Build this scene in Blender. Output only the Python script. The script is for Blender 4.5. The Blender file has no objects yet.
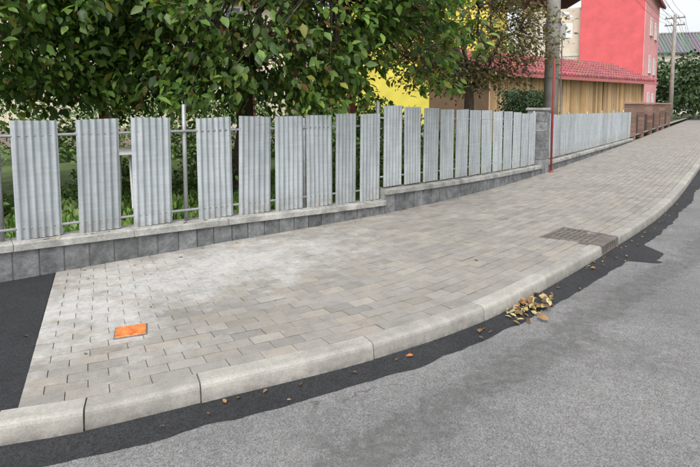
import bpy, bmesh, math, random
import numpy as np
from mathutils import Vector, Matrix
random.seed(7); rng=np.random.default_rng(7)
scene=bpy.context.scene
# ---------------------------------------------------------------- helpers
def link(o,parent=None):
    scene.collection.objects.link(o)
    if parent: o.parent=parent
    return o
def empty(name):
    e=bpy.data.objects.new(name,None); return link(e)
def mesh_obj(name,verts,faces,mat,parent=None,cols=None,smooth=False):
    me=bpy.data.meshes.new(name); me.from_pydata([tuple(v) for v in verts],[],[tuple(f) for f in faces])
    if cols is not None:
        a=me.color_attributes.new("Col",'FLOAT_COLOR','POINT')
        arr=np.ones((len(verts),4),dtype=np.float32); arr[:,:3]=np.array(cols,dtype=np.float32)
        a.data.foreach_set("color",arr.ravel())
    if smooth: me.polygons.foreach_set("use_smooth",[True]*len(me.polygons))
    me.update()
    o=bpy.data.objects.new(name,me)
    for m in (mat if isinstance(mat,list) else [mat]): me.materials.append(m)
    return link(o,parent)
class MB:
    def __init__(s): s.v=[];s.f=[];s.c=[]
    def add(s,v,f,c=(1,1,1)):
        n=len(s.v); s.v+= [tuple(p) for p in v]; s.f+=[tuple(i+n for i in q) for q in f]; s.c+=[c]*len(v)
    def box(s,c,size,ang=0,col=(1,1,1),bev=0.0):
        cx,cy,cz=c; hx,hy,hz=[k/2 for k in size]; ca,sa=math.cos(ang),math.sin(ang)
        def P(x,y,z): return (cx+x*ca-y*sa,cy+x*sa+y*ca,cz+z)
        if bev<=0:
            v=[P(x,y,z) for z in(-hz,hz) for x,y in((-hx,-hy),(hx,-hy),(hx,hy),(-hx,hy))]
            f=[(3,2,1,0),(4,5,6,7)]+[(i,(i+1)%4,(i+1)%4+4,i+4) for i in range(4)]
        else:
            b=bev; v=[]
            for z,k in((-hz,0),(hz-b,0),(hz,b)):
                v+=[P(x,y,z) for x,y in((-hx+k,-hy+k),(hx-k,-hy+k),(hx-k,hy-k),(-hx+k,hy-k))]
            f=[(3,2,1,0),(8,9,10,11)]
            for r in(0,4): f+=[(r+i,r+(i+1)%4,r+(i+1)%4+4,r+i+4) for i in range(4)]
        s.add(v,f,col)
    def tube(s,pts,rads,n=8,col=(1,1,1),cap=True):
        v=[]
        for i,p in enumerate(pts):
            p=Vector(p)
            d=(Vector(pts[min(i+1,len(pts)-1)])-Vector(pts[max(i-1,0)])).normalized()
            a=d.orthogonal().normalized() if abs(d.z)<0.9 else Vector((1,0,0))
            a=(a-d*a.dot(d)).normalized(); b=d.cross(a)
            for k in range(n):
                t=2*math.pi*k/n; v.append(p+(a*math.cos(t)+b*math.sin(t))*rads[i])
        f=[]
        for i in range(len(pts)-1):
            for k in range(n): f.append((i*n+k,i*n+(k+1)%n,(i+1)*n+(k+1)%n,(i+1)*n+k))
        if cap: f.append(tuple(range(n-1,-1,-1))); f.append(tuple((len(pts)-1)*n+k for k in range(n)))
        s.add(v,f,col)
    def obj(s,name,mat,parent=None,smooth=False):
        return mesh_obj(name,s.v,s.f,mat,parent,s.c,smooth)
# ---------------------------------------------------------------- materials
def newmat(name):
    m=bpy.data.materials.new(name); m.use_nodes=True; nt=m.node_tree
    return m,nt,nt.nodes["Principled BSDF"]
def N(nt,t,**kw):
    n=nt.nodes.new(t)
    for k,v in kw.items(): setattr(n,k,v)
    return n
def noise(nt,scale,detail=4,rough=.6,coord=None):
    n=N(nt,"ShaderNodeTexNoise"); n.inputs["Scale"].default_value=scale; n.inputs["Detail"].default_value=detail; n.inputs["Roughness"].default_value=rough
    if coord is None:
        g=N(nt,"ShaderNodeNewGeometry"); coord=g.outputs["Position"]
    nt.links.new(coord,n.inputs["Vector"]); return n.outputs["Fac"]
def ramp(nt,fac,stops):
    r=N(nt,"ShaderNodeValToRGB"); e=r.color_ramp.elements
    while len(e)<len(stops): e.new(.5)
    for i,(p,c) in enumerate(stops):
        e[i].position=p; e[i].color=(c if len(c)==4 else (*c,1)) if not isinstance(c,(int,float)) else (c,c,c,1)
    nt.links.new(fac,r.inputs[0]); return r.outputs[0]
def mix(nt,fac,a,b,mode='MIX'):
    m=N(nt,"ShaderNodeMix",data_type='RGBA',blend_type=mode)
    for sock,val in((m.inputs[0],fac),(m.inputs[6],a),(m.inputs[7],b)):
        if hasattr(val,'is_linked') or hasattr(val,'links'): nt.links.new(val,sock)
        elif isinstance(val,(int,float)): sock.default_value=val
        else: sock.default_value=(*val,1) if len(val)==3 else val
    return m.outputs[2]
def math_n(nt,op,a,b=None,c=None,clamp=False):
    m=N(nt,"ShaderNodeMath",operation=op); m.use_clamp=clamp
    for i,val in enumerate((a,b,c)):
        if val is None: continue
        if hasattr(val,'links'): nt.links.new(val,m.inputs[i])
        else: m.inputs[i].default_value=val
    return m.outputs[0]
def bump(nt,bsdf,h,strength=.3,dist=.01):
    b=N(nt,"ShaderNodeBump"); b.inputs["Strength"].default_value=strength; b.inputs["Distance"].default_value=dist
    nt.links.new(h,b.inputs["Height"]); nt.links.new(b.outputs[0],bsdf.inputs["Normal"])
def mat_simple(name,col,rough=.8,var=.25,scale=6,metal=0,usecol=False,bmp=0,fine=60):
    m,nt,b=newmat(name)
    base=mix(nt,1.0,N(nt,"ShaderNodeVertexColor",layer_name="Col").outputs[0],col,'MULTIPLY') if usecol else None
    f=ramp(nt,noise(nt,scale,3),[(.3,1-var),(.7,1+var*.6)])
    fn=noise(nt,fine,2)
    f2=ramp(nt,fn,[(.3,1-var*.4),(.7,1+var*.3)])
    c=mix(nt,1.0,base if base is not None else col,f,'MULTIPLY'); c=mix(nt,1.0,c,f2,'MULTIPLY')
    nt.links.new(c,b.inputs["Base Color"]); b.inputs["Roughness"].default_value=rough; b.inputs["Metallic"].default_value=metal
    if bmp: bump(nt,b,fn,bmp,.006)
    return m
M_concrete=mat_simple("concrete",(.33,.32,.30),.9,.22,3,fine=90)
M_cap=mat_simple("cap_concrete",(.36,.355,.33),.9,.45,5,usecol=True,fine=45,bmp=.5)
M_block=mat_simple("grey_block",(.165,.17,.172),.9,.45,9,usecol=True,bmp=.9,fine=35)
M_mortar=mat_simple("mortar",(.27,.265,.25),.95,.2)
M_sand=mat_simple("joint_sand",(.15,.138,.118),.95,.3,8)
M_iron=mat_simple("cast_iron",(.17,.15,.135),.7,.35,12,metal=.1)
M_black=mat_simple("pit_black",(.010,.010,.010),.9,.1)
M_orange=mat_simple("orange_paint",(.72,.22,.06),.6,.5,22)
M_paint=mat_simple("painted",(1,1,1),.85,.14,1.5,usecol=True)
M_pole=mat_simple("pole_concrete",(.30,.285,.255),.9,.3,3,usecol=True)
M_white=mat_simple("white_plastic",(.7,.7,.68),.5,.1)
M_blue=mat_simple("blue_plastic",(.02,.12,.42),.4,.1)
M_redpaint=mat_simple("red_paint",(.36,.05,.045),.6,.3)
M_bark=mat_simple("bark",(.085,.062,.045),.95,.4,12,bmp=.8,fine=40)
M_dirt=mat_simple("soil_grass",(.085,.13,.035),.95,.5,3,fine=30)
M_galv_post=mat_simple("galvanised_tube",(.33,.34,.35),.5,.25,8,metal=.4)
M_tile=mat_simple("roof_tile",(.34,.115,.115),.75,.3,5,usecol=True)
M_glass,nt,b=newmat("window_glass"); b.inputs["Base Color"].default_value=(.03,.035,.04,1); b.inputs["Roughness"].default_value=.08
# galvanised sheet
M_galv,nt,b=newmat("galvanised_sheet")
tc=N(nt,"ShaderNodeNewGeometry"); mp=N(nt,"ShaderNodeMapping"); mp.inputs["Scale"].default_value=(14,14,1.6); nt.links.new(tc.outputs["Position"],mp.inputs[0])
st=noise(nt,1.0,5,.6,mp.outputs[0]); f=ramp(nt,st,[(.3,(.32,.355,.37)),(.55,(.44,.475,.49)),(.75,(.54,.57,.585))])
v=N(nt,"ShaderNodeTexVoronoi"); v.inputs["Scale"].default_value=70
bw=N(nt,"ShaderNodeRGBToBW"); nt.links.new(v.outputs["Color"],bw.inputs[0])
f=mix(nt,.14,f,bw.outputs[0],'MULTIPLY')
f=mix(nt,1.0,f,N(nt,"ShaderNodeVertexColor",layer_name="Col").outputs[0],'MULTIPLY')
sx=N(nt,"ShaderNodeSeparateXYZ"); nt.links.new(tc.outputs["Position"],sx.inputs[0])
k=math_n(nt,'MULTIPLY',ramp(nt,sx.outputs[2],[(.40,.55),(.62,0.0)]),ramp(nt,noise(nt,11,4),[(.35,0.0),(.65,1.0)]))
f=mix(nt,k,f,(.24,.22,.18))
nt.links.new(f,b.inputs["Base Color"]); b.inputs["Metallic"].default_value=.3
nt.links.new(ramp(nt,noise(nt,9,2),[(.3,.45),(.7,.65)]),b.inputs["Roughness"])
# pavers
M_paver,nt,b=newmat("concrete_pavers")
c=N(nt,"ShaderNodeVertexColor",layer_name="Col").outputs[0]
f=ramp(nt,noise(nt,1.3,4),[(.3,.90),(.7,1.08)]); c=mix(nt,1.0,c,f,'MULTIPLY')
nf=noise(nt,150,2); f=ramp(nt,nf,[(.3,.80),(.7,1.14)]); c=mix(nt,1.0,c,f,'MULTIPLY')
f=ramp(nt,noise(nt,9,4,.65),[(.33,.86),(.55,1.03)]); c=mix(nt,1.0,c,f,'MULTIPLY')
# lime efflorescence bloom (a real deposit near the wall)
g=N(nt,"ShaderNodeNewGeometry")
sx=N(nt,"ShaderNodeSeparateXYZ"); nt.links.new(g.outputs["Position"],sx.inputs[0])
X,Y=sx.outputs[0],sx.outputs[1]
def blob(cx,cy,rx,ry,ang):
    ca,sa=math.cos(ang),math.sin(ang)
    dx=math_n(nt,'SUBTRACT',X,cx); dy=math_n(nt,'SUBTRACT',Y,cy)
    a=math_n(nt,'ADD',math_n(nt,'MULTIPLY',dx,ca/rx),math_n(nt,'MULTIPLY',dy,sa/rx))
    bb=math_n(nt,'ADD',math_n(nt,'MULTIPLY',dx,-sa/ry),math_n(nt,'MULTIPLY',dy,ca/ry))
    r=math_n(nt,'SQRT',math_n(nt,'ADD',math_n(nt,'MULTIPLY',a,a),math_n(nt,'MULTIPLY',bb,bb)))
    return math_n(nt,'SUBTRACT',1.0,r)
m1=math_n(nt,'MAXIMUM',blob(-1.35,4.35,2.2,.95,.69),blob(-2.0,3.5,1.0,1.0,.3))
nz=noise(nt,4.2,6,.74); nz2=math_n(nt,'MULTIPLY',math_n(nt,'SUBTRACT',nz,.5),4.2)
m1=math_n(nt,'ADD',math_n(nt,'MULTIPLY',m1,1.15),nz2,clamp=True)
m1=math_n(nt,'MULTIPLY',m1,ramp(nt,noise(nt,30,3),[(.3,.45),(.6,1.0)]))
c=mix(nt,math_n(nt,'MULTIPLY',m1,.62),c,(.56,.56,.555))
nt.links.new(c,b.inputs["Base Color"]); b.inputs["Roughness"].default_value=.85; bump(nt,b,nf,.35,.004)
# asphalt
def asphalt(name,c0,c1,agg=.35,streak=False,rough=.85,vs=190):
    m,nt,b=newmat(name)
    f=noise(nt,.9,5,.65); c=ramp(nt,f,[(.35,c0),(.65,c1)])
    v=N(nt,"ShaderNodeTexVoronoi"); v.inputs["Scale"].default_value=vs
    g=N(nt,"ShaderNodeNewGeometry"); nt.links.new(g.outputs["Position"],v.inputs["Vector"])
    bw=N(nt,"ShaderNodeRGBToBW"); nt.links.new(v.outputs["Color"],bw.inputs[0])
    c=mix(nt,1.0,c,ramp(nt,bw.outputs[0],[(.15,1-agg),(.85,1+agg)]),'MULTIPLY')
    mid=noise(nt,14,5,.75)
    c=mix(nt,1.0,c,ramp(nt,mid,[(.3,.84),(.7,1.12)]),'MULTIPLY')
    if streak:
        sx=N(nt,"ShaderNodeSeparateXYZ"); nt.links.new(g.outputs["Position"],sx.inputs[0])
        t=math_n(nt,'ADD',math_n(nt,'MULTIPLY',sx.outputs[0],-.66),math_n(nt,'MULTIPLY',sx.outputs[1],.75))
        n1=noise(nt,1.9,8,.75)
        t=math_n(nt,'ADD',t,math_n(nt,'MULTIPLY',math_n(nt,'SUBTRACT',n1,.5),.75))
        d=math_n(nt,'ABSOLUTE',math_n(nt,'SUBTRACT',t,1.55))
        k=ramp(nt,d,[(.10,.66),(.125,.3),(.28,.0)])
        k=math_n(nt,'MULTIPLY',k,ramp(nt,mid,[(.35,1.0),(.65,.45)]))
        c=mix(nt,k,c,(.075,.074,.072))
        k=math_n(nt,'MULTIPLY',ramp(nt,noise(nt,.75,7,.72),[(.54,0.0),(.575,.42)]),ramp(nt,mid,[(.35,1.0),(.65,.5)]))
        c=mix(nt,k,c,(.10,.098,.095))
        mp=N(nt,"ShaderNodeVectorMath",operation='ADD')
        nn=N(nt,"ShaderNodeTexNoise"); nn.inputs["Scale"].default_value=2.5; nn.inputs["Detail"].default_value=3; nt.links.new(g.outputs["Position"],nn.inputs[0])
        nt.links.new(g.outputs["Position"],mp.inputs[0]); nt.links.new(nn.outputs["Color"],mp.inputs[1])
        v2=N(nt,"ShaderNodeTexVoronoi",feature='DISTANCE_TO_EDGE'); v2.inputs["Scale"].default_value=.6; nt.links.new(mp.outputs[0],v2.inputs["Vector"])
        k=ramp(nt,v2.outputs["Distance"],[(.0,.85),(.005,0.0)])
        k=math_n(nt,'MULTIPLY',k,ramp(nt,f,[(.46,0.0),(.54,1.0)]))
        c=mix(nt,k,c,(.045,.045,.045))
    nt.links.new(c,b.inputs["Base Color"]); b.inputs["Roughness"].default_value=rough
    bump(nt,b,v.outputs["Distance"],.5,.005)
    return m
M_road=asphalt("old_asphalt",(.168,.167,.166),(.222,.22,.217),.42,True)
M_fresh=asphalt("fresh_asphalt",(.016,.017,.019),(.028,.029,.032),.6,rough=.8,vs=150)
# foliage
def leafmat(name,tr=.3):
    m=bpy.data.materials.new(name); m.use_nodes=True; nt=m.node_tree; b=nt.nodes["Principled BSDF"]
    c=N(nt,"ShaderNodeVertexColor",layer_name="Col").outputs[0]
    nt.links.new(c,b.inputs["Base Color"]); b.inputs["Roughness"].default_value=.5
    if tr:
        t=N(nt,"ShaderNodeBsdfTranslucent"); c2=mix(nt,1.0,c,(1.3,1.5,.6),'MULTIPLY'); nt.links.new(c2,t.inputs[0])
        ms=N(nt,"ShaderNodeMixShader"); ms.inputs[0].default_value=tr
        nt.links.new(b.outputs[0],ms.inputs[1]); nt.links.new(t.outputs[0],ms.inputs[2])
        nt.links.new(ms.outputs[0],nt.nodes["Material Output"].inputs[0])
    return m
M_leaf=leafmat("leaf"); M_dry=leafmat("dry_leaf",0); M_leaf2=leafmat("background_leaf",0)
# ---------------------------------------------------------------- curves
class Curve:
    def __init__(s,pts,origin=None):
        P=[np.array(p,float) for p in pts]; P=[2*P[0]-P[1]]+P+[2*P[-1]-P[-2]]; out=[]
        for i in range(1,len(P)-2):
            p0,p1,p2,p3=P[i-1:i+3]
            L=np.linalg.norm(p2-p1)
            m1=(p2-p0)/(np.linalg.norm(p2-p1)+np.linalg.norm(p1-p0))*L; m2=(p3-p1)/(np.linalg.norm(p3-p2)+L)*L
            for k in range(24):
                t=k/24; h=(2*t**3-3*t**2+1,t**3-2*t**2+t,-2*t**3+3*t**2,t**3-t**2)
                out.append(h[0]*p1+h[1]*m1+h[2]*p2+h[3]*m2)
        out.append(P[-2]); s.p=np.array(out); d=np.linalg.norm(np.diff(s.p,axis=0),axis=1)
        s.s=np.concatenate([[0],np.cumsum(d)])
        if origin is not None: s.s-=s.near(origin)
    def near(s,q):
        return float(s.s[np.argmin(np.linalg.norm(s.p-np.array(q),axis=1))])
    def at(s,x,off=0):
        px=np.interp(x,s.s,s.p[:,0]); py=np.interp(x,s.s,s.p[:,1])
        e=.08; tx=np.interp(x+e,s.s,s.p[:,0])-np.interp(x-e,s.s,s.p[:,0]); ty=np.interp(x+e,s.s,s.p[:,1])-np.interp(x-e,s.s,s.p[:,1])
        l=math.hypot(tx,ty); tx/=l;ty/=l
        return (px-ty*off,py+tx*off)
    def ang(s,x):
        a=s.at(x-.05);b=s.at(x+.05); return math.atan2(b[1]-a[1],b[0]-a[0])
# survey scale of the site
def T(p): return (.972*p[0],.945*p[1]+.234)
TL=lambda L:[T(p) for p in L]
Wc=Curve(TL([(-7.61,.25),(-5.3,2.13),(-2.96,4.04),(-1.67,5.09),(.485,6.85),(2.2,8.6),(4.12,10.94),(11.75,21.3),(20.6,33.6),(35.4,54.0),(57,83.6)]),origin=T((-2.96,4.04)))
Kc=Curve(TL([(-9,-3.2),(-6,-.5),(-4.2,.95),(-2.8,1.78),(-1.706,2.19),(-1.338,2.31),(-.861,2.54),(.105,3.03),(.927,3.60),(1.72,4.36),(2.77,5.45),(4.36,7.2),(6.15,9.45),(9.5,13.9),(13.85,19.8),(22.7,32.1),(37.5,52.5),(59.1,82.1)]),origin=T((-1.65,2.23)))
pairs=[((-2.63,4.30),(-1.65,2.23)),((-1.67,5.09),(-.225,2.88)),((-.6,5.96),(1.2,3.86)),((.485,6.85),(2.54,5.2)),((4.12,10.94),(6.15,9.45)),((11.75,21.3),(13.85,19.8)),((20.6,33.6),(22.7,32.1)),((35.4,54.),(37.5,52.5)),((57,83.6),(59.1,82.1))]
SW=[Wc.near(T(a)) for a,b in pairs]; SK=[Kc.near(T(b)) for a,b in pairs]
def k_of_w(sw): return float(np.interp(sw,SW,SK))
ZP=.12
def pav_point(sw,t):
    a=Kc.at(k_of_w(sw)); b=Wc.at(sw); return (a[0]+(b[0]-a[0])*t, a[1]+(b[1]-a[1])*t)
def strip(name,cur,s0,s1,step,o0,o1,z,mat,col=None,z1=None):
    n=max(2,int((s1-s0)/step)); v=[];f=[]
    for i in range(n+1):
        s=s0+(s1-s0)*i/n
        a=o0(s) if callable(o0) else o0; b=o1(s) if callable(o1) else o1
        v.append((*cur.at(s,a),z)); v.append((*cur.at(s,b),z if z1 is None else z1))
    for i in range(n): f.append((2*i+1,2*i,2*i+2,2*i+3))
    return mesh_obj(name,v,f,mat,None,None if col is None else [col]*len(v))
# ---------------------------------------------------------------- ground / road
mesh_obj("ground",[(-400,-400,-.03),(400,-400,-.03),(400,400,-.03),(-400,400,-.03)],[(0,1,2,3)],M_dirt)
strip("road",Kc,Kc.s[0],Kc.s[-1],.8,0.0,-8.0,0.0,M_road)
strip("opposite_pavement",Kc,Kc.s[0],Kc.s[-1],.8,-8.0,-10.0,.12,M_concrete)
sg=Kc.near(T((2.77,5.45)))
rs=np.linspace(-12,60,1400); rn=rng.normal(0,1,1400); rn=np.convolve(rn,[.2,.5,.9,.5,.2],'same'); rb=np.convolve(rng.normal(0,1,1400),np.ones(14)/14*2.2,'same')
def fw(s):
    w=.18+.007*np.interp(s,rs,rn)+.018*np.interp(s,rs,rb)
    if s<0: w+=min(.14,-s*.12)
    if 4.0<s<sg: w+=.07*(s-4)/(sg-4)
    if sg-.2<s<sg+.55: w+=.24*min(1,(s-sg+.2)/.12,(sg+.55-s)/.2)
    return -(.13+w)
strip("fresh_asphalt_patch",Kc,Kc.s[0]+1,50,.02,-.05,fw,.032,M_fresh,z1=.004)
v=[];f=[];n=160
sws=[SW[0]+(SW[-1]-SW[0])*(i/n)**1.6 for i in range(n+1)]
for s in sws: v+=[(*pav_point(s,0),ZP-.007),(*pav_point(s,1.02),ZP-.007)]
for i in range(n): f.append((2*i,2*i+2,2*i+3,2*i+1))
mesh_obj("pavement_joint_bed",v,f,M_sand)
L=[Kc.at(s) for s in np.linspace(0,Kc.near(T((-6,-.5))),14)]; Wl=[Wc.at(s,.02) for s in np.linspace(SW[0],Wc.s[0],14)]
v=[];f=[]
for a,b_ in zip(L,Wl): v+=[(*a,ZP-.003),(*b_,ZP-.003)]
for i in range(13): f.append((2*i+1,2*i+3,2*i+2,2*i))
mesh_obj("asphalt_driveway",v,f,M_fresh)
# ---------------------------------------------------------------- pavers
mb=MB()
gc=Kc.at(sg,.24); gang=Kc.ang(sg); oc=T((-1.45,3.08))
def in_grate(x,y):
    dx,dy=x-gc[0],y-gc[1]; ca,sa=math.cos(-gang),math.sin(-gang); return abs(dx*ca-dy*sa)<.27 and abs(dx*sa+dy*ca)<.24
NR=25
Lmax=SW[5]+16
tones=[(.305,.283,.252),(.292,.275,.252),(.315,.286,.248),(.278,.262,.240)]
for r in range(NR):
    t0=r/NR; t1=(r+1)/NR; s=SW[0]; first=True
    while s<Lmax:
        e=.05; p=pav_point(s,(t0+t1)/2); q=pav_point(s+e,(t0+t1)/2); sc=math.hypot(q[0]-p[0],q[1]-p[1])/e
        ln=.2/max(sc,.3)
        if first:
            if r%2: ln*=.5
            first=False
        else: ln*=1+rng.normal(0,.012)
        s1=s+ln; g=.0013; gs=g*.75/sc; gt=g/2.4
        z=ZP+rng.normal(0,.0012)
        A=[pav_point(s+gs,t0+gt),pav_point(s1-gs,t0+gt),pav_point(s1-gs,t1-gt),pav_point(s+gs,t1-gt)]
        bs=.002/sc; bt=.0045/2.6
        Bq=[pav_point(s+gs+bs,t0+gt+bt),pav_point(s1-gs-bs,t0+gt+bt),pav_point(s1-gs-bs,t1-gt-bt),pav_point(s+gs+bs,t1-gt-bt)]
        cx=sum(a[0] for a in A)/4; cy=sum(a[1] for a in A)/4
        if not in_grate(cx,cy):
            tl=[rng.normal(0,.0008) for _ in range(4)]
            v=[(a[0],a[1],ZP-.03) for a in A]+[(a[0],a[1],z-.0042+tl[i]) for i,a in enumerate(A)]+[(a[0],a[1],z+tl[i]) for i,a in enumerate(Bq)]
            f=[(8,9,10,11)]
            for rr in(0,4): f+=[(rr+i,rr+(i+1)%4,rr+(i+1)%4+4,rr+i+4) for i in range(4)]
            k=float(np.clip(rng.normal(1,.065),.82,1.18)); tn=tones[rng.integers(0,4)]
            n0=len(mb.v); mb.add(v,f,tuple(k*x for x in tn))
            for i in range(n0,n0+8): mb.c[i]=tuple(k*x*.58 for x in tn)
        s=s1
mb.obj("pavement",M_paver)
v=[];f=[]; ss=np.linspace(Lmax-.1,Wc.s[-1]-1,40)
for s in ss: v+=[(*pav_point(s,0),ZP),(*pav_point(s,1),ZP)]
for i in range(39): f.append((2*i,2*i+2,2*i+3,2*i+1))
mesh_obj("distant_pavement",v,f,M_paver,None,[(.27,.255,.235)]*len(v))
# ---------------------------------------------------------------- kerb
kerb=empty("kerb")
mb=MB()
prof=[(0.0,-.05),(0.0,ZP-.004),(-.004,ZP+.001),(-.094,ZP+.001),(-.108,ZP-.003),(-.117,ZP-.012),(-.122,ZP-.026),(-.134,0.0),(-.138,-.05)]
def kerbseg(s0,s1):
    n=max(1,int((s1-s0)/.1)); v=[];f=[];P=len(prof); k=rng.normal(1,.06); dz=rng.normal(0,.0015); do=rng.normal(0,.0015)
    for i in range(n+1):
        s=s0+(s1-s0)*i/n
        for o,z in prof: v.append((*Kc.at(s,o+do),z+dz))
    for i in range(n):
        for j in range(P-1): f.append((i*P+j,i*P+j+1,(i+1)*P+j+1,(i+1)*P+j))
    f.append(tuple(range(P-1,-1,-1))); f.append(tuple(n*P+j for j in range(P)))
    mb.add(v,f,(k,k,k*.99))
js=[-4.05,-3.05,-2.05,-1.05,-.07,.30,.83,1.85,2.82,3.78]
s=4.75
while s<sg-.3: js.append(s); s+=1
js.append(sg-.27)
for a,b_ in zip(js[:-1],js[1:]): kerbseg(a+.0035,b_-.0035)
s=sg+.27
while s<75: kerbseg(s+.0035,s+.9965); s+=1
mk,nt,b=newmat("kerb_concrete")
c=mix(nt,1.0,N(nt,"ShaderNodeVertexColor",layer_name="Col").outputs[0],(.36,.345,.315),'MULTIPLY')
c=mix(nt,1.0,c,ramp(nt,noise(nt,5,5,.7),[(.3,.70),(.65,1.1)]),'MULTIPLY')
nf=noise(nt,110,3); c=mix(nt,1.0,c,ramp(nt,nf,[(.3,.82),(.7,1.1)]),'MULTIPLY')
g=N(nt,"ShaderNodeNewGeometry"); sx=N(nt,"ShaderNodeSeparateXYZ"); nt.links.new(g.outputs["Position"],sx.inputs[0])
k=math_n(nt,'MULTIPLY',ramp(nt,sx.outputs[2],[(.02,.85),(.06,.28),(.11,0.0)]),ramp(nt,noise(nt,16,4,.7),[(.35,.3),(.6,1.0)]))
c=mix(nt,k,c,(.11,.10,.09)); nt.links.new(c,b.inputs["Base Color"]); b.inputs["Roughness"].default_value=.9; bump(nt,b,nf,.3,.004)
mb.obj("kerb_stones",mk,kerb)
mb=MB(); prof=[(-.004,-.05),(-.004,ZP-.01),(-.09,ZP-.01),(-.118,.05),(-.128,-.05)]
kerbseg(-4,sg-.27); kerbseg(sg+.27,60)
mb.obj("kerb_joint_mortar",M_sand,kerb)
# ---------------------------------------------------------------- drain inlet
drain=empty("drain_grate"); mb=MB()
ca,sa=math.cos(gang),math.sin(gang)
def GL(x,y): return (gc[0]+x*ca-y*sa,gc[1]+x*sa+y*ca)
def gbox(x,y,z,sx_,sy_,sz,bev=.003): mb.box((*GL(x,y),z),(sx_,sy_,sz),gang,(1,1,1),bev)
gbox(0,.225,ZP-.01,.54,.03,.04); gbox(0,-.225,ZP-.01,.54,.03,.04)
gbox(-.255,0,ZP-.01,.03,.42,.04); gbox(.255,0,ZP-.01,.03,.42,.04)
for i in range(7): gbox(0,-.165+i*.055,ZP-.008,.48,.022,.03)
for x in(-.12,0,.12): gbox(x,0,ZP-.012,.026,.42,.025)
gbox(0,-.304,ZP-.006,.53,.124,.022)
for i in range(8): gbox(-.25+i*.0714,-.358,.055,.026,.02,.095)
gbox(0,-.36,.016,.53,.02,.03)
mb.obj("iron_frame",M_iron,drain)
mb=MB(); gbox(0,-.06,-.01,.5,.54,.1,0); mb.obj("pit",M_black,drain)
# ---------------------------------------------------------------- orange valve cover
vc=empty("orange_valve_cover"); mb=MB(); va=Kc.ang(.8)*.6+.1
mb.box((*oc,ZP+.001),(.195,.17,.010),va,(1,1,1),.002); mb.obj("frame",M_iron,vc)
mb=MB(); mb.box((*oc,ZP+.004),(.182,.158,.012),va,(1,1,1),.004)
for i in(-1,0,1): mb.box((oc[0],oc[1]+i*.04,ZP+.0115),(.10,.012,.003),va)
mb.obj("lid",M_orange,vc)
# ---------------------------------------------------------------- garden wall
S3=Wc.near(T((.485,6.85))); S4=Wc.near(T((4.12,10.94))); S5=Wc.near(T((11.75,21.3)))
def wtop(s):
    if s<S3: return .43-.13*max(s,-3)/S3
    if s<S4: return .44-.13*(s-S3)/(S4-S3)
    return .345-.11*(s-S4)/(S5-S4)
wall=empty("garden_wall")
mb=MB(); mc=MB(); mm=MB()
def wallsec(s0,s1):
    s=s0
    while s<s1-.05:
        e=min(s+.20+rng.normal(0,.012),s1); m=(s+e)/2; zt=wtop(m)-.065; a=Wc.ang(m); k=rng.normal(1,.15)
        x,y=Wc.at(m,.10+rng.normal(0,.003)); mb.box((x,y,(ZP-.15+zt)/2),(e-s-.012,.2,zt-ZP+.15),a,(k,k,k*1.01),.006)
        s=e
    s=s0
    while s<s1-.05:
        e=min(s+.95,s1); m=(s+e)/2; n=6; k=rng.normal(1,.06)
        v=[];f=[]
        for i in range(n+1):
            q=s+.002+(e-s-.004)*i/n; zt=wtop(min(q,s1-.001)); j1=rng.normal(0,.003)
            for o,dz in((-.03+j1,-.065),(-.03+j1,-.008),(-.020+j1,0),(.222,0),(.23,-.006),(.23,-.065)): v.append((*Wc.at(q,o),zt+dz))
        for i in range(n):
            for j in range(6): f.append((i*6+j,(i+1)*6+j,(i+1)*6+(j+1)%6,i*6+(j+1)%6))
        f.append(tuple(range(6))); f.append(tuple(n*6+j for j in range(5,-1,-1)))
        mc.add(v,f,(k,k,k)); s=e
    n=int((s1-s0)/.2); v=[];f=[]
    for i in range(n+1):
        q=s0+(s1-s0)*i/n; zt=wtop(min(q,s1-.001))-.066
        v+=[(*Wc.at(q,.014),-.05),(*Wc.at(q,.014),zt),(*Wc.at(q,.18),zt),(*Wc.at(q,.18),-.05)]
    for i in range(n):
        for j in range(4): f.append((i*4+j,(i+1)*4+j,(i+1)*4+(j+1)%4,i*4+(j+1)%4))
    f.append((0,1,2,3)); f.append((n*4+3,n*4+2,n*4+1,n*4))
    mm.add(v,f)
wallsec(-5.6,S3); wallsec(S3,S4); wallsec(S4+.5,S5)
mb.obj("blocks",M_block,wall); mc.obj("cap",M_cap,wall); mm.obj("mortar_core",M_mortar,wall)
# ---------------------------------------------------------------- fence
fence=empty("corrugated_metal_fence"); mb=MB(); mp_=MB(); bolts=MB()
def panel(s0,s1,zb,zt,off=.085,bolt=False):
    w=s1-s0; nr=6; npts=nr*8+1; lean=rng.normal(0,.006); rot=rng.normal(0,.010)
    v=[];f=[]; k=rng.normal(1,.06); zt+=rng.normal(0,.009); dz=rng.normal(0,.006)
    for j,z in enumerate((zb,zb+(zt-zb)*.5,zt)):
        for i in range(npts):
            x=i/(npts-1); ph=x*nr*2*math.pi
            h=.0105*math.tanh(1.6*math.cos(ph))/.92
            q=s0+w*x+rot*(z-zb)
            v.append((*Wc.at(q,off+h+lean*(z-zb)),z+dz*(x-.5)*(2 if j else 0)))
    for j in range(2):
        for i in range(npts-1): f.append((j*npts+i,j*npts+i+1,(j+1)*npts+i+1,(j+1)*npts+i))
    mb.add(v,f,(k,k,k*1.01))
    if bolt:
        for zz in(zt-.13,zb+.13):
            for fx in(1/12,11/12):
                a=Wc.at(s0+w*fx,off-.006); b_=Wc.at(s0+w*fx,off+.02); bolts.tube([(a[0],a[1],zz),(b_[0],b_[1],zz)],[.007,.007],8)
p1=[(-2.0,-1.62),(-1.5,-1.12),(-1.02,-.62),(-.62,-.2),(.14,.50),(.638,1.01),(1.128,1.515),(1.80,2.20),(2.27,2.675),(2.745,3.135),(3.19,3.59),(3.64,3.985),(4.06,4.43)]
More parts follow.
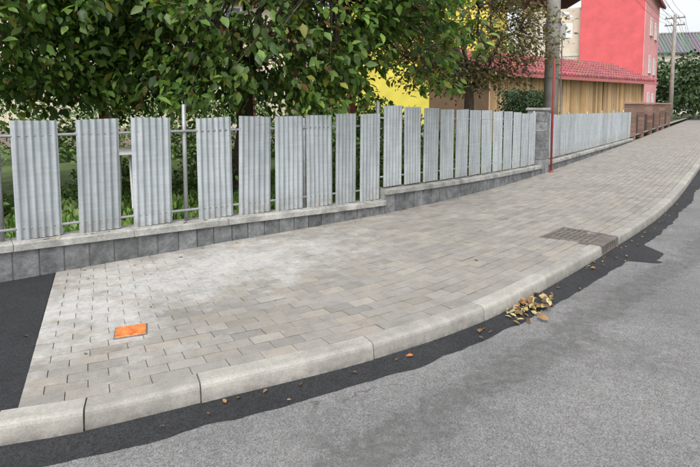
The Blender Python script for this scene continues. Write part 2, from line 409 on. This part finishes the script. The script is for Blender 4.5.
for a,b_ in p1: a*=.961; b_*=.961; panel(a,b_,wtop((a+b_)/2)+.005,1.45,bolt=True)
n=12
for i in range(n):
    a=S3+.06+(S4-S3-.1)*i/n; b_=S3+.06+(S4-S3-.1)*(i+.86)/n; m=(a-S3)/(S4-S3); panel(a,b_,wtop(a)+.02,1.555-.16*m)
n=27
for i in range(n):
    a=S4+.6+(S5-S4-.7)*i/n; b_=S4+.6+(S5-S4-.7)*(i+.86)/n; m=(a-S4)/(S5-S4); panel(a,b_,wtop(a)+.04,1.37-.08*m)
mb.obj("sheets",M_galv,fence,smooth=True)
bolts.obj("bolts",M_galv_post,fence)
def post(s,z0,z1,r=.022,off=.125):
    x,y=Wc.at(s,off); mp_.tube([(x,y,z0),(x,y,z1-.003),(x,y,z1)],[r,r,r*.8],10)
for s in(-2.2,.035,1.61,3.05): post(s,wtop(s)-.05,1.58 if s>1 and s<2 else 1.42)
post(S3-.02,.3,1.62,.028)
for s in(S3+2.6,S4-.1): post(s,.3,1.45)
for i in range(6): post(S4+.6+i*2.0,.2,1.4)
def rail(s0,s1,z0,z1,off=.105,r=.014):
    n=max(2,int((s1-s0)/.5)); pts=[(*Wc.at(s0+(s1-s0)*i/n,off),z0+(z1-z0)*i/n) for i in range(n+1)]
    mp_.tube(pts,[r]*len(pts),6)
rail(-2.3,S3,1.32,1.30); rail(-2.3,S3,.56,.45); rail(S3,S4,1.40,1.27); rail(S3,S4,.6,.48); rail(S4+.5,S5,1.25,1.17); rail(S4+.5,S5,.5,.4)
mp_.obj("posts_and_rails",M_galv_post,fence,smooth=True)
# stone pillar
pil=empty("stone_pillar"); mb=MB(); px,py=Wc.at(S4+.25,.14); pa=Wc.ang(S4+.25)
for i in range(7):
    for j in(-1,1):
        k=rng.normal(1.35,.25); mb.box((px+math.cos(pa)*j*.105,py+math.sin(pa)*j*.105,.12+i*.2),(.2,.36,.19),pa,(k,k,k),.01)
mb.obj("blocks",M_block,pil); mb=MB(); mb.box((px,py,.75),(.39,.33,1.4),pa); mb.obj("core",M_mortar,pil)
mb=MB(); mb.box((px,py,1.49),(.44,.40,.05),pa,(.9,.9,.9),.015); mb.obj("coping",M_cap,pil)
# ---------------------------------------------------------------- poles
def utility_pole(x,y,h,r0,r1,box=False):
    e=empty("utility_pole"); m=MB(); m.tube([(x,y,-.1),(x,y,h)],[r0,r1],14,(1,1,1))
    m.obj("concrete_shaft",M_pole,e,True)
    m=MB(); a=Wc.ang(S5)+math.pi/2
    for zz in(h-.3,h-.9):
        m.box((x,y,zz),(1.5,.09,.09),a)
        for k in(-.65,-.25,.25,.65): m.tube([(x+math.cos(a)*k,y+math.sin(a)*k,zz+.04),(x+math.cos(a)*k,y+math.sin(a)*k,zz+.2)],[.035,.025],8)
    m.obj("crossarms",M_iron,e)
    if box:
        m=MB(); m.box((x+.27,y-.1,3.30),(.18,.2,.34),.3,(1,1,1),.02); m.tube([(x+.15,y-.08,3.72),(x+.30,y-.12,3.68),(x+.36,y-.14,3.60)],[.03,.05,.06],8)
        m.obj("junction_box",M_white,e)
        m=MB()
        for zz in(2.2,3.0,3.5): m.tube([(x,y,zz),(x,y,zz+.03)],[r0*.97+.004]*2,14)
        m.tube([(x+.19,y-.1,.3),(x+.18,y-.1,3.2)],[.016]*2,6)
        m.obj("bands",M_iron,e)
    return e
P1=T((4.93,12.55)); P2=T((28.6,46.2))
utility_pole(*P1,8.6,.18,.12,True)
utility_pole(*P2,9.3,.19,.12)
wr=MB()
a=Wc.ang(S5)+math.pi/2
for h0,h1 in((8.5,9.2),(7.9,8.6)):
    for k in(-.65,-.25,.25,.65):
        A=Vector((P1[0]+math.cos(a)*k,P1[1]+math.sin(a)*k,h0)); B=Vector((P2[0]+math.cos(a)*k,P2[1]+math.sin(a)*k,h1))
        wr.tube([A.lerp(B,t/20)+Vector((0,0,-.9*4*(t/20)*(1-t/20))) for t in range(21)],[.010]*21,4)
        C=B+(B-A)*1.0
        wr.tube([B.lerp(C,t/12)+Vector((0,0,-.9*4*(t/12)*(1-t/12))) for t in range(13)],[.012]*13,4)
wr.obj("overhead_wires",M_iron)
m=MB(); x,y=Wc.at(S4+.44,-.10); m.tube([(x,y,.05),(x,y,2.52),(x,y,2.55)],[.022,.022,.012],10); m.tube([(x,y,.1),(x,y,.16)],[.045,.045],10)
m.obj("red_marker_post",M_redpaint,None,True)
# ---------------------------------------------------------------- buildings
def obox(m,o,d,n,l0,l1,w0,w1,z0,z1,col=(1,1,1)):
    P=lambda l,w,z:(o[0]+d[0]*l+n[0]*w,o[1]+d[1]*l+n[1]*w,z)
    v=[P(l,w,z) for z in(z0,z1) for l,w in((l0,w0),(l1,w0),(l1,w1),(l0,w1))]
    m.add(v,[(3,2,1,0),(4,5,6,7)]+[(i,(i+1)%4,(i+1)%4+4,i+4) for i in range(4)],col)
def window(mf,mg,o,d,n,face,p0,p1,z0,z1):
    k,c,s=face
    def B(m,a0,a1,zz0,zz1,e0,e1,col=(.75,.75,.72)):
        lo,hi=sorted((c+s*e0,c+s*e1))
        if k=='w': obox(m,o,d,n,a0,a1,lo,hi,zz0,zz1,col)
        else: obox(m,o,d,n,lo,hi,a0,a1,zz0,zz1,col)
    B(mg,p0+.06,p1-.06,z0+.06,z1-.06,-.05,.012)
    B(mf,p0,p0+.07,z0,z1,-.02,.04); B(mf,p1-.07,p1,z0,z1,-.02,.04)
    B(mf,p0+.07,p1-.07,z0,z0+.07,-.02,.038); B(mf,p0+.07,p1-.07,z1-.07,z1,-.02,.038)
    mid=(p0+p1)/2; B(mf,mid-.03,mid+.03,z0+.07,z1-.07,-.02,.034)
    B(mf,p0-.08,p1+.08,z0-.06,z0-.002,-.02,.12,(.5,.5,.48))
def gable_roof(m,o,d,n,l0,l1,w0,w1,ze,zr,ov=.4,th=.1,col=(1,1,1),rib=.3,courses=0):
    wm=(w0+w1)/2; P=lambda l,w,z:(o[0]+d[0]*l+n[0]*w,o[1]+d[1]*l+n[1]*w,z)
    slope=(zr-ze)/(wm-w0)
    for side in(0,1):
        we=w0-ov if side==0 else w1+ov; zz=ze-slope*ov
        v=[P(l0-ov,we,zz),P(l1+ov,we,zz),P(l1+ov,wm,zr),P(l0-ov,wm,zr)]; v+=[(a[0],a[1],a[2]+th) for a in v]
        m.add(v,[(3,2,1,0),(4,5,6,7)]+[(i,(i+1)%4,(i+1)%4+4,i+4) for i in range(4)],tuple(c*.5 for c in col))
        q=l0-ov+.05; nc=courses if (courses and side==0) else 1
        while q<l1+ov:
            a=Vector(P(q,we,zz+th)); b_=Vector(P(q,wm,zr+th)); up=Vector((0,0,1))
            for c_ in range(nc):
                A=a.lerp(b_,c_/nc)+up*(.06 if nc>1 else .01); B=a.lerp(b_,(c_+1.05)/nc)+up*(.0 if nc>1 else .01)
                m.tube([A,B],[rib*.40]*2,6,tuple(c*rng.normal(1,.16) for c in col))
            q+=rib
    m.tube([P(l0-ov,wm,zr+th),P(l1+ov,wm,zr+th)],[.13,.13],8,col)
d=(.59,.807); nn=(-.807,.59)
h=empty("pink_house"); w=MB(); mf=MB(); mg=MB(); o=T((22.8,40.6))
obox(w,o,d,nn,0,10,0,4.5,-.1,10.5,(.66,.12,.13)); obox(w,o,d,nn,-.004,10,-.06,-.001,-.1,10.5,(.72,.32,.32))
obox(w,o,d,nn,.5,10,4.5,9.5,-.1,9.5,(.62,.54,.44)); obox(w,o,d,nn,.45,.5,4.5,9.5,5.6,5.8,(.62,.6,.55))
for z in(1.2,4.2,7.2):
    for p in(3.2,6.6): window(mf,mg,o,d,nn,('w',-.06,-1),p,p+1.4,z,z+1.4)
for z in(4.2,7.0): window(mf,mg,o,d,nn,('l',.5,-1),6,7.6,z,z+1.5)
w.obj("walls",M_paint,h); mf.obj("window_frames",M_paint,h); mg.obj("glass",M_glass,h)
r=MB(); gable_roof(r,o,d,nn,0,10,0,9.5,10.5,13,.5,col=(.8,.8,.8)); r.obj("roof",M_tile,h)
# yellow house (blank rendered side towards the street)
h=empty("yellow_house"); w=MB(); mf=MB(); mg=MB(); o=T((5.6,21.2)); d1=(1,0);n1=(0,1)
dd=(-.93,.37); nd=(.37,.93)
obox(w,o,dd,nd,0,6.5,0,9,-.1,7.4,(.68,.58,.09)); obox(w,o,dd,nd,-.03,6.53,-.03,9.03,-.1,.6,(.3,.28,.25))
for p in(2.0,5.4): window(mf,mg,o,dd,nd,('l',6.5,1),p,p+1.2,4.2,5.5)
w.obj("walls",M_paint,h); mf.obj("window_frames",M_paint,h); mg.obj("glass",M_glass,h)
r=MB(); gable_roof(r,o,dd,nd,0,6.5,0,9,7.4,10,.4,col=(.8,.7,.7)); r.obj("roof",M_tile,h)
h=empty("cream_house"); w=MB(); mf=MB(); mg=MB(); o=(-14,19.5)
obox(w,o,d1,n1,0,11.5,0,9,-.1,5.8,(.55,.48,.38)); obox(w,o,d1,n1,-.03,11.53,-.03,0,-.1,.7,(.25,.2,.17))
for p in(1.0,5.2,8.6): window(mf,mg,o,d1,n1,('w',0,-1),p,p+1.3,4.1,5.3)
w.obj("walls",M_paint,h); mf.obj("window_frames",M_paint,h); mg.obj("glass",M_glass,h)
r=MB(); gable_roof(r,o,d1,n1,0,11.5,0,9,5.8,9,.5,col=(.9,.8,.7)); r.obj("roof",M_tile,h)
# wooden garage with tiled roof
h=empty("wooden_garage"); g0=Vector(T((5.3,19.5))); g1=Vector(T((15.6,27.6))); dv=(g1-g0).normalized(); Lg=(g1-g0).length
dg=(dv.x,dv.y); ng=(-dv.y,dv.x); w=MB(); q=0
while q<Lg-.02:
    e=min(q+.15,Lg); k=rng.normal(1,.2); h2=rng.normal(0,.02); obox(w,g0,dg,ng,q,e-.016,0+rng.normal(0,.008),.05,-.1,2.80,((.54+h2)*k,.36*k,(.185-h2)*k)); q=e
q=.06
while q<3.6:
    k=rng.normal(1,.14); obox(w,g0,dg,ng,Lg-.05,Lg,q,q+.128,-.1,2.80,(.5*k,.34*k,.19*k)); q+=.14
obox(w,g0,dg,ng,.02,Lg-.06,.052,3.6,-.1,2.78,(.16,.10,.06))
for q in(0,Lg/3,2*Lg/3,Lg-.14): obox(w,g0,dg,ng,q,q+.14,-.07,-.026,-.1,2.66,(.38,.25,.14))
w.obj("plank_walls",M_paint,h)
r=MB(); gable_roof(r,g0,dg,ng,0,Lg,0,3.6,2.86,3.62,.45,.08,col=(1.0,.95,1.0),rib=.26,courses=6)
r.obj("tiled_roof",M_tile,h)
w=MB(); obox(w,g0,dg,ng,-.45,Lg+.45,-.55,-.47,2.62,2.74,(.42,.14,.13)); obox(w,g0,dg,ng,-.3,Lg+.3,-.46,-.03,2.68,2.71,(.45,.36,.28)); w.obj("gutter_and_soffit",M_paint,h)
for i,q in enumerate((S5+.6,S5+3.2,S5+6.5,S5+9.8,S5+13,S5+17)):
    e=empty("brick_gate_pillar"); m=MB(); x,y=Wc.at(q,.2); a=Wc.ang(q)
    for z in range(8):
        k=rng.normal(1,.14); m.box((x,y,.2+z*.19),(.40,.40,.18),a,(.19*k,.115*k,.09*k),.01)
    m.box((x,y,1.67),(.5,.5,.07),a,(.30,.19,.15),.02); m.obj("courses",M_paint,e)
e=empty("picket_fence"); m=MB()
for a0,a1 in((S5+.9,S5+2.9),(S5+3.5,S5+6.2),(S5+6.8,S5+9.5),(S5+10.1,S5+12.7),(S5+13.3,S5+16.7)):
    q=a0
    while q<a1: m.box((*Wc.at(q,.2),.72),(.07,.02,.84),Wc.ang(q),(.06,.04,.032)); q+=.19
    mid=(a0+a1)/2
    for z in(.5,.98): m.box((*Wc.at(mid,.225),z),(a1-a0,.03,.07),Wc.ang(mid),(.06,.04,.03))
m.obj("pickets",M_paint,e)
strip("far_low_wall",Wc,S5,Wc.s[-1]-1,1,.05,.35,.3,M_mortar)
e=empty("garden_pergola"); m=MB(); cr=(.22,.06,.04)
for x,y in((-2.0,9.2),(.05,9.6),(-4.3,8.8),(-2.3,12),(.0,12.2)): m.box((x,y,1.4),(.10,.10,2.8),.1,cr,.005)
for y0,y1 in((8.75,9.7),(11.9,12.3)): m.tube([(-4.8,y0,2.85),(.5,y1,2.85)],[.08,.08],4,cr)
for i in range(9): x=-4.4+i*.56; m.box((x,10.6,2.98),(.07,3.6,.12),0,cr,.0)
m.obj("timbers",M_paint,e)
# ---------------------------------------------------------------- lawn
strip("lawn",Wc,-5.6,S5+40,.6,.2,9.0,.16,M_dirt)
e=empty("blue_barrel"); m=MB(); x,y=-.85,7.3; m.tube([(x,y,.16),(x,y,.3),(x,y,.45),(x,y,.6),(x,y,.62)],[.17,.19,.19,.17,.14],16); m.obj("body",M_blue,e,True)
e=empty("white_garden_table"); m=MB(); m.tube([(-3.0,6.7,.95),(-3.0,6.7,.98)],[.45,.45],20)
for k in range(4): m.tube([(-3+.3*math.cos(k*1.57+.7),6.7+.3*math.sin(k*1.57+.7),.16),(-3+.22*math.cos(k*1.57+.7),6.7+.22*math.sin(k*1.57+.7),.95)],[.02,.02],6)
m.obj("top_and_legs",M_white,e)
# ---------------------------------------------------------------- foliage
LT=np.array([(0,0,0),(-.27,.38,.07),(0,.48,0),(.27,.38,.07),(-.17,.75,.03),(.17,.75,.03),(0,1,-.10)])
LF=np.array([(0,2,1),(0,3,2),(1,2,4),(2,3,5),(4,2,6),(2,5,6)])
def leaves(name,pos,dirs,nor,size,cols,mat,parent=None):
    n=len(pos); d=dirs/np.linalg.norm(dirs,axis=1,keepdims=True)
    x=np.cross(d,nor); x/=np.linalg.norm(x,axis=1,keepdims=True)+1e-9; z=np.cross(x,d)
    V=pos[:,None,:]+size[:,None,None]*(LT[None,:,0,None]*x[:,None,:]+LT[None,:,1,None]*d[:,None,:]+LT[None,:,2,None]*z[:,None,:])
    F=(LF[None]+np.arange(n)[:,None,None]*7).reshape(-1,3); V=V.reshape(-1,3)
    me=bpy.data.meshes.new(name); me.vertices.add(len(V)); me.vertices.foreach_set("co",V.astype(np.float32).ravel())
    me.loops.add(len(F)*3); me.loops.foreach_set("vertex_index",F.astype(np.int32).ravel())
    me.polygons.add(len(F)); me.polygons.foreach_set("loop_start",np.arange(len(F),dtype=np.int32)*3)
    me.update(calc_edges=True)
    a=me.color_attributes.new("Col",'FLOAT_COLOR','POINT'); C=np.ones((n,7,4),np.float32); C[:,:,:3]=cols[:,None,:]; a.data.foreach_set("color",C.ravel())
    me.materials.append(mat); o=bpy.data.objects.new(name,me); return link(o,parent)
def palette(n,pal,w):
    i=rng.choice(len(pal),n,p=np.array(w)/sum(w)); return np.array(pal)[i]*rng.normal(1,.2,(n,1)).clip(.5,1.6)
def tree(name,base,zfork,cc,rad,ntip,nleaf,ls,pal,w,tr,spread=.3,zmin=1.0,droop=.5,shell=.45):
    e=empty(name); m=MB(); B=Vector((*base,0)); F=Vector((base[0]+.1,base[1],zfork))
    m.tube([B+Vector((0,0,-.1)),B+Vector((0,0,.4)),B.lerp(F,.6)+Vector((.05,.03,0)),F],[tr*1.35,tr*1.05,tr*.9,tr*.8],10)
    C=Vector(cc); limbs=[]
    for k in range(9):
        a=k*2.4+rng.uniform(-.3,.3); el=rng.uniform(-.1,.9); E=C+Vector((math.cos(a)*rad[0]*.62*math.cos(el),math.sin(a)*rad[1]*.62*math.cos(el),rad[2]*.6*math.sin(el)-.1*rad[2]))
        mid=F.lerp(E,.5)+Vector(rng.normal(0,.15,3)); mid.z+=.25
        q=F.lerp(mid,.5)+Vector(rng.normal(0,.07,3)); q2=mid.lerp(E,.5)+Vector(rng.normal(0,.1,3))
        m.tube([F,q,mid,q2,E],[tr*.5,tr*.38,tr*.3,tr*.2,tr*.1],7); limbs+=[q,mid,q2,E,mid.lerp(q2,.5),q2.lerp(E,.5)]
    P=[];D=[];NN=[];SZ=[];TC=[]
    t=0
    while t<ntip:
        u=rng.normal(0,1,3); u/=np.linalg.norm(u); rr=rng.uniform(shell,1)**.6; lump=1+.18*math.sin(u[0]*5+1)*math.cos(u[1]*4+u[2]*6)
        p=C+Vector((u[0]*rad[0]*rr*lump,u[1]*rad[1]*rr*lump,u[2]*rad[2]*rr*lump))
        if p.z<zmin+rng.uniform(0,.35): continue
        t+=1
        q=min(limbs,key=lambda l:(l-p).length)
        if (q-p).length>.15:
            md=q.lerp(p,.5)+Vector((0,0,.12))+Vector(rng.normal(0,.06,3)); m.tube([q,md,p],[.014,.010,.005],4,cap=False)
        out=(p-C); out.z*=.5; out=out.normalized() if out.length>.01 else Vector((1,0,0))
        shade=rng.uniform(.55,1.45)
        ax=(out+Vector(rng.normal(0,.5,3))).normalized()
        for _ in range(int(nleaf*rng.uniform(.5,1.5))):
            o=rng.normal(0,spread*.42,3); al=rng.uniform(-1,1)*spread
            P.append(np.array(p)+np.array(ax)*al+o*np.array((1,1,.7)))
            dv_=np.array(out)*.6+rng.normal(0,.6,3); dv_[2]-=droop; D.append(dv_)
            nv=rng.normal(0,.5,3)+np.array((0,-.25,1)); NN.append(nv); SZ.append(ls*rng.uniform(.5,1.3)); TC.append(shade)
    n=len(P); cols=palette(n,pal,w)*np.array(TC)[:,None]
    m.obj("trunk_and_limbs",M_bark,e,True)
    leaves("leaves",np.array(P),np.array(D),np.array(NN),np.array(SZ),cols,M_leaf,e)
    return e
G1=[(.075,.14,.022),(.11,.20,.035),(.17,.26,.05),(.04,.085,.018),(.28,.27,.05),(.18,.09,.035)]
tree("walnut_tree",(-1.75,7.9),2.0,(-1.55,7.3,3.2),(3.05,2.0,1.95),600,50,.13,G1,[4,4,2.5,2.5,.6,.4],.15,zmin=1.5)
tree("walnut_tree",(-6.6,8.0),1.9,(-5.1,6.9,3.0),(2.6,2.3,2.0),430,50,.13,G1,[4,4,2,2.5,.4,.3],.15,zmin=1.42)
G2=[(.11,.085,.035),(.15,.105,.045),(.08,.10,.03),(.17,.17,.05),(.075,.05,.035),(.22,.12,.05)]
tree("plum_tree",T((2.9,12.9)),2.0,(2.6,12.0,3.4),(2.1,1.6,1.9),460,40,.09,G2,[3,3,3,1.8,1.5,1],.14,zmin=1.85,droop=.2)
def bush(name,cx,cy,z0,rx,ry,rz,n,ls,pal,w):
    u=rng.normal(0,1,(n,3)); u/=np.linalg.norm(u,axis=1,keepdims=True); r=rng.uniform(.45,1,(n,1))**.5
    lump=1+.2*np.sin(u[:,:1]*6+cx)*np.cos(u[:,2:]*5+u[:,1:2]*7)
    p=u*r*lump*np.array((rx,ry,rz)); p[:,2]=np.abs(p[:,2]); p+=np.array((cx,cy,z0))
    dv_=u*.8+rng.normal(0,.5,(n,3)); nv=rng.normal(0,.5,(n,3))+np.array((0,0,1))
    return leaves(name,p,dv_,nv,ls*rng.uniform(.6,1.25,n),palette(n,pal,w)*rng.uniform(.7,1.2,(n,1)),M_leaf2)
GB=[(.055,.12,.02),(.10,.19,.035),(.16,.25,.05)]
for cx,cy,rx,rz in((-4.9,6.1,.7,.8),(-3.6,7.6,.7,.6),(-2.1,8.0,.7,.75),(-.2,8.6,.9,.9),(1.1,9.2,.8,1.2),(2.2,10.5,.9,1.0)):
    bush("garden_shrub",cx,cy,.15,rx,rx*.8,rz,1500,.08,GB,[3,3,1])
for cx,cy,rx,rz in ((-9.5,13,2.3,2.6),(-6.2,13.8,2.0,2.3),(-3.3,14.2,1.7,1.9),(-.6,14,1.5,2.3),(.9,15,1.3,1.5)):
    bush("garden_shrub",cx,cy,.1,rx,rx*.7,rz,3500,.13,GB,[3,2,.8])
# hedge
n=11000; t=rng.uniform(0,1,n); h0=T((4.75,15.6)); p=np.stack([h0[0]+t*1.9+rng.uniform(-.3,.3,n),h0[1]+t*1.7+rng.uniform(-.35,.35,n),1.98*rng.uniform(.1,1,n)**.7+.05*np.sin(t*23)],1)
leaves("garden_hedge",p,rng.normal(0,1,(n,3)),rng.normal(0,.6,(n,3))+np.array((0,-.5,.8)),.075*rng.uniform(.6,1.3,n),palette(n,[(.025,.06,.014),(.04,.09,.02),(.02,.045,.012)],[3,2,3]),M_leaf2)
n=24000; s_=rng.uniform(-3,S5-2,n); o_=rng.uniform(.25,4.2,n)
p=np.array([(*Wc.at(a,b_),.15) for a,b_ in zip(s_,o_)]); dv_=rng.normal(0,.25,(n,3)); dv_[:,2]=1
leaves("grass",p,dv_,rng.normal(0,1,(n,3)),rng.uniform(.06,.16,n),palette(n,[(.10,.20,.035),(.15,.26,.05),(.19,.24,.08)],[3,3,1]),M_leaf2)
# distant trees
P=[]
for cx,cy,r,hh in((36,54,4,6.5),(40,58,5,7.5),(33.5,58,4,7),(46,66,6,8),(52,72,6,8.5),(60,80,7,9),(44,60,3.5,6.5),(28,60,5,9),(20,58,5,9),(50,60,5,7)):
    n=2200; u=rng.normal(0,1,(n,3)); u/=np.linalg.norm(u,axis=1,keepdims=True); rr=rng.uniform(.55,1,(n,1))*(1+.22*np.sin(u[:,:1]*7+cx)*np.cos(u[:,2:]*6))
    p=u*rr*np.array((r,r,hh*.48))+np.array((*T((cx,cy)),hh*.52)); P.append(p)
p=np.concatenate(P); n=len(p)
leaves("distant_trees",p,rng.normal(0,1,(n,3)),rng.normal(0,.5,(n,3))+np.array((0,0,1)),rng.uniform(.3,.6,n),palette(n,[(.045,.085,.035),(.07,.12,.045),(.10,.16,.055)],[3,3,2]),M_leaf2)
h=empty("distant_house"); w=MB(); obox(w,(50,92),(.9,-.2),(.2,.9),-5,14,0,10,-.1,11,(.55,.5,.45)); w.obj("walls",M_paint,h)
r=MB(); gable_roof(r,(50,92),(.9,-.2),(.2,.9),-5,14,0,10,11,14.5,.6,col=(.6,1.7,1.8),rib=.6); r.obj("roof",M_tile,h)
# ---------------------------------------------------------------- fallen leaves
pal=[(.26,.15,.06),(.17,.10,.045),(.40,.30,.13),(.46,.39,.20),(.12,.07,.04),(.22,.22,.08),(.42,.15,.04)]
pos=[]
for _ in range(85):
    s=Kc.near(T((1.27,3.92)))+rng.normal(0,.14); o=-.15-abs(rng.normal(0,.10)); pos.append((*Kc.at(s,o),.022+abs(rng.normal(0,.018))))
pos=np.array(pos); n=len(pos); a=rng.uniform(0,6.28,n); dv_=np.stack([np.cos(a),np.sin(a),rng.normal(0,.3,n)],1)
leaves("fallen_leaves_pile",pos,dv_,rng.normal(0,.4,(n,3))+np.array((0,0,1)),rng.uniform(.04,.09,n),palette(n,pal,[4,3,3,2,3,1,1]),M_dry)
pos=[]
for _ in range(110):
    s=rng.uniform(.5,22); pos.append((*Kc.at(s,-.16-abs(rng.normal(0,.10))),.030))
for _ in range(10): pos.append((*Kc.at(rng.uniform(4.3,5.8),-.15-rng.uniform(0,.05)),.033))
for _ in range(80):
    s=rng.uniform(SW[0],16); pos.append((*Wc.at(s,-.03-abs(rng.normal(0,.10))),ZP+.006))
for _ in range(26):
    s=rng.uniform(0,14); t=rng.uniform(.1,.9); pos.append((*pav_point(s,t),ZP+.006))
for _ in range(60):
    s=rng.uniform(-1,S4); pos.append((*Wc.at(s,rng.uniform(-.01,.06)),wtop(s)+.006))
for _ in range(14): pos.append((rng.uniform(1,6),rng.uniform(1.0,4),.006))
pos=np.array(pos); n=len(pos); a=rng.uniform(0,6.28,n); dv_=np.stack([np.cos(a),np.sin(a),rng.normal(0,.12,n)],1)
leaves("fallen_leaves",pos,dv_,rng.normal(0,.15,(n,3))+np.array((0,0,1)),rng.uniform(.02,.05,n),palette(n,pal,[3,2,2,1,2,1,1.5]),M_dry)
# ---------------------------------------------------------------- light, world, camera
w=bpy.data.worlds.new("World"); scene.world=w; w.use_nodes=True; nt=w.node_tree; bg=nt.nodes["Background"]
sk=nt.nodes.new("ShaderNodeTexSky"); sk.sky_type='NISHITA'; sk.sun_disc=False; sk.sun_elevation=math.radians(52); sk.sun_rotation=math.radians(190)
sk.dust_density=4; sk.air_density=1.0; sk.ozone_density=1
hs=nt.nodes.new("ShaderNodeHueSaturation"); hs.inputs["Saturation"].default_value=.2; hs.inputs["Value"].default_value=1.75
nt.links.new(sk.outputs[0],hs.inputs["Color"]); nt.links.new(hs.outputs[0],bg.inputs[0]); bg.inputs[1].default_value=.15
sd=bpy.data.lights.new("sun","SUN"); sd.energy=1.0; sd.angle=math.radians(30); sd.color=(1,.98,.95); so=link(bpy.data.objects.new("sun",sd))
az=math.radians(190); el=math.radians(52); dirv=Vector((math.sin(az)*math.cos(el),math.cos(az)*math.cos(el),math.sin(el)))
so.rotation_euler=dirv.to_track_quat('Z','Y').to_euler()
cd=bpy.data.cameras.new("camera"); cd.sensor_width=36; cd.lens=25.97; cd.shift_y=-.1264; cd.clip_end=1500; co=link(bpy.data.objects.new("camera",cd))
co.location=(0,0,1.57); co.rotation_euler=(math.radians(90-4.5),0,0); scene.camera=co
scene.view_settings.view_transform='Standard'; scene.view_settings.look='None'; scene.view_settings.exposure=0
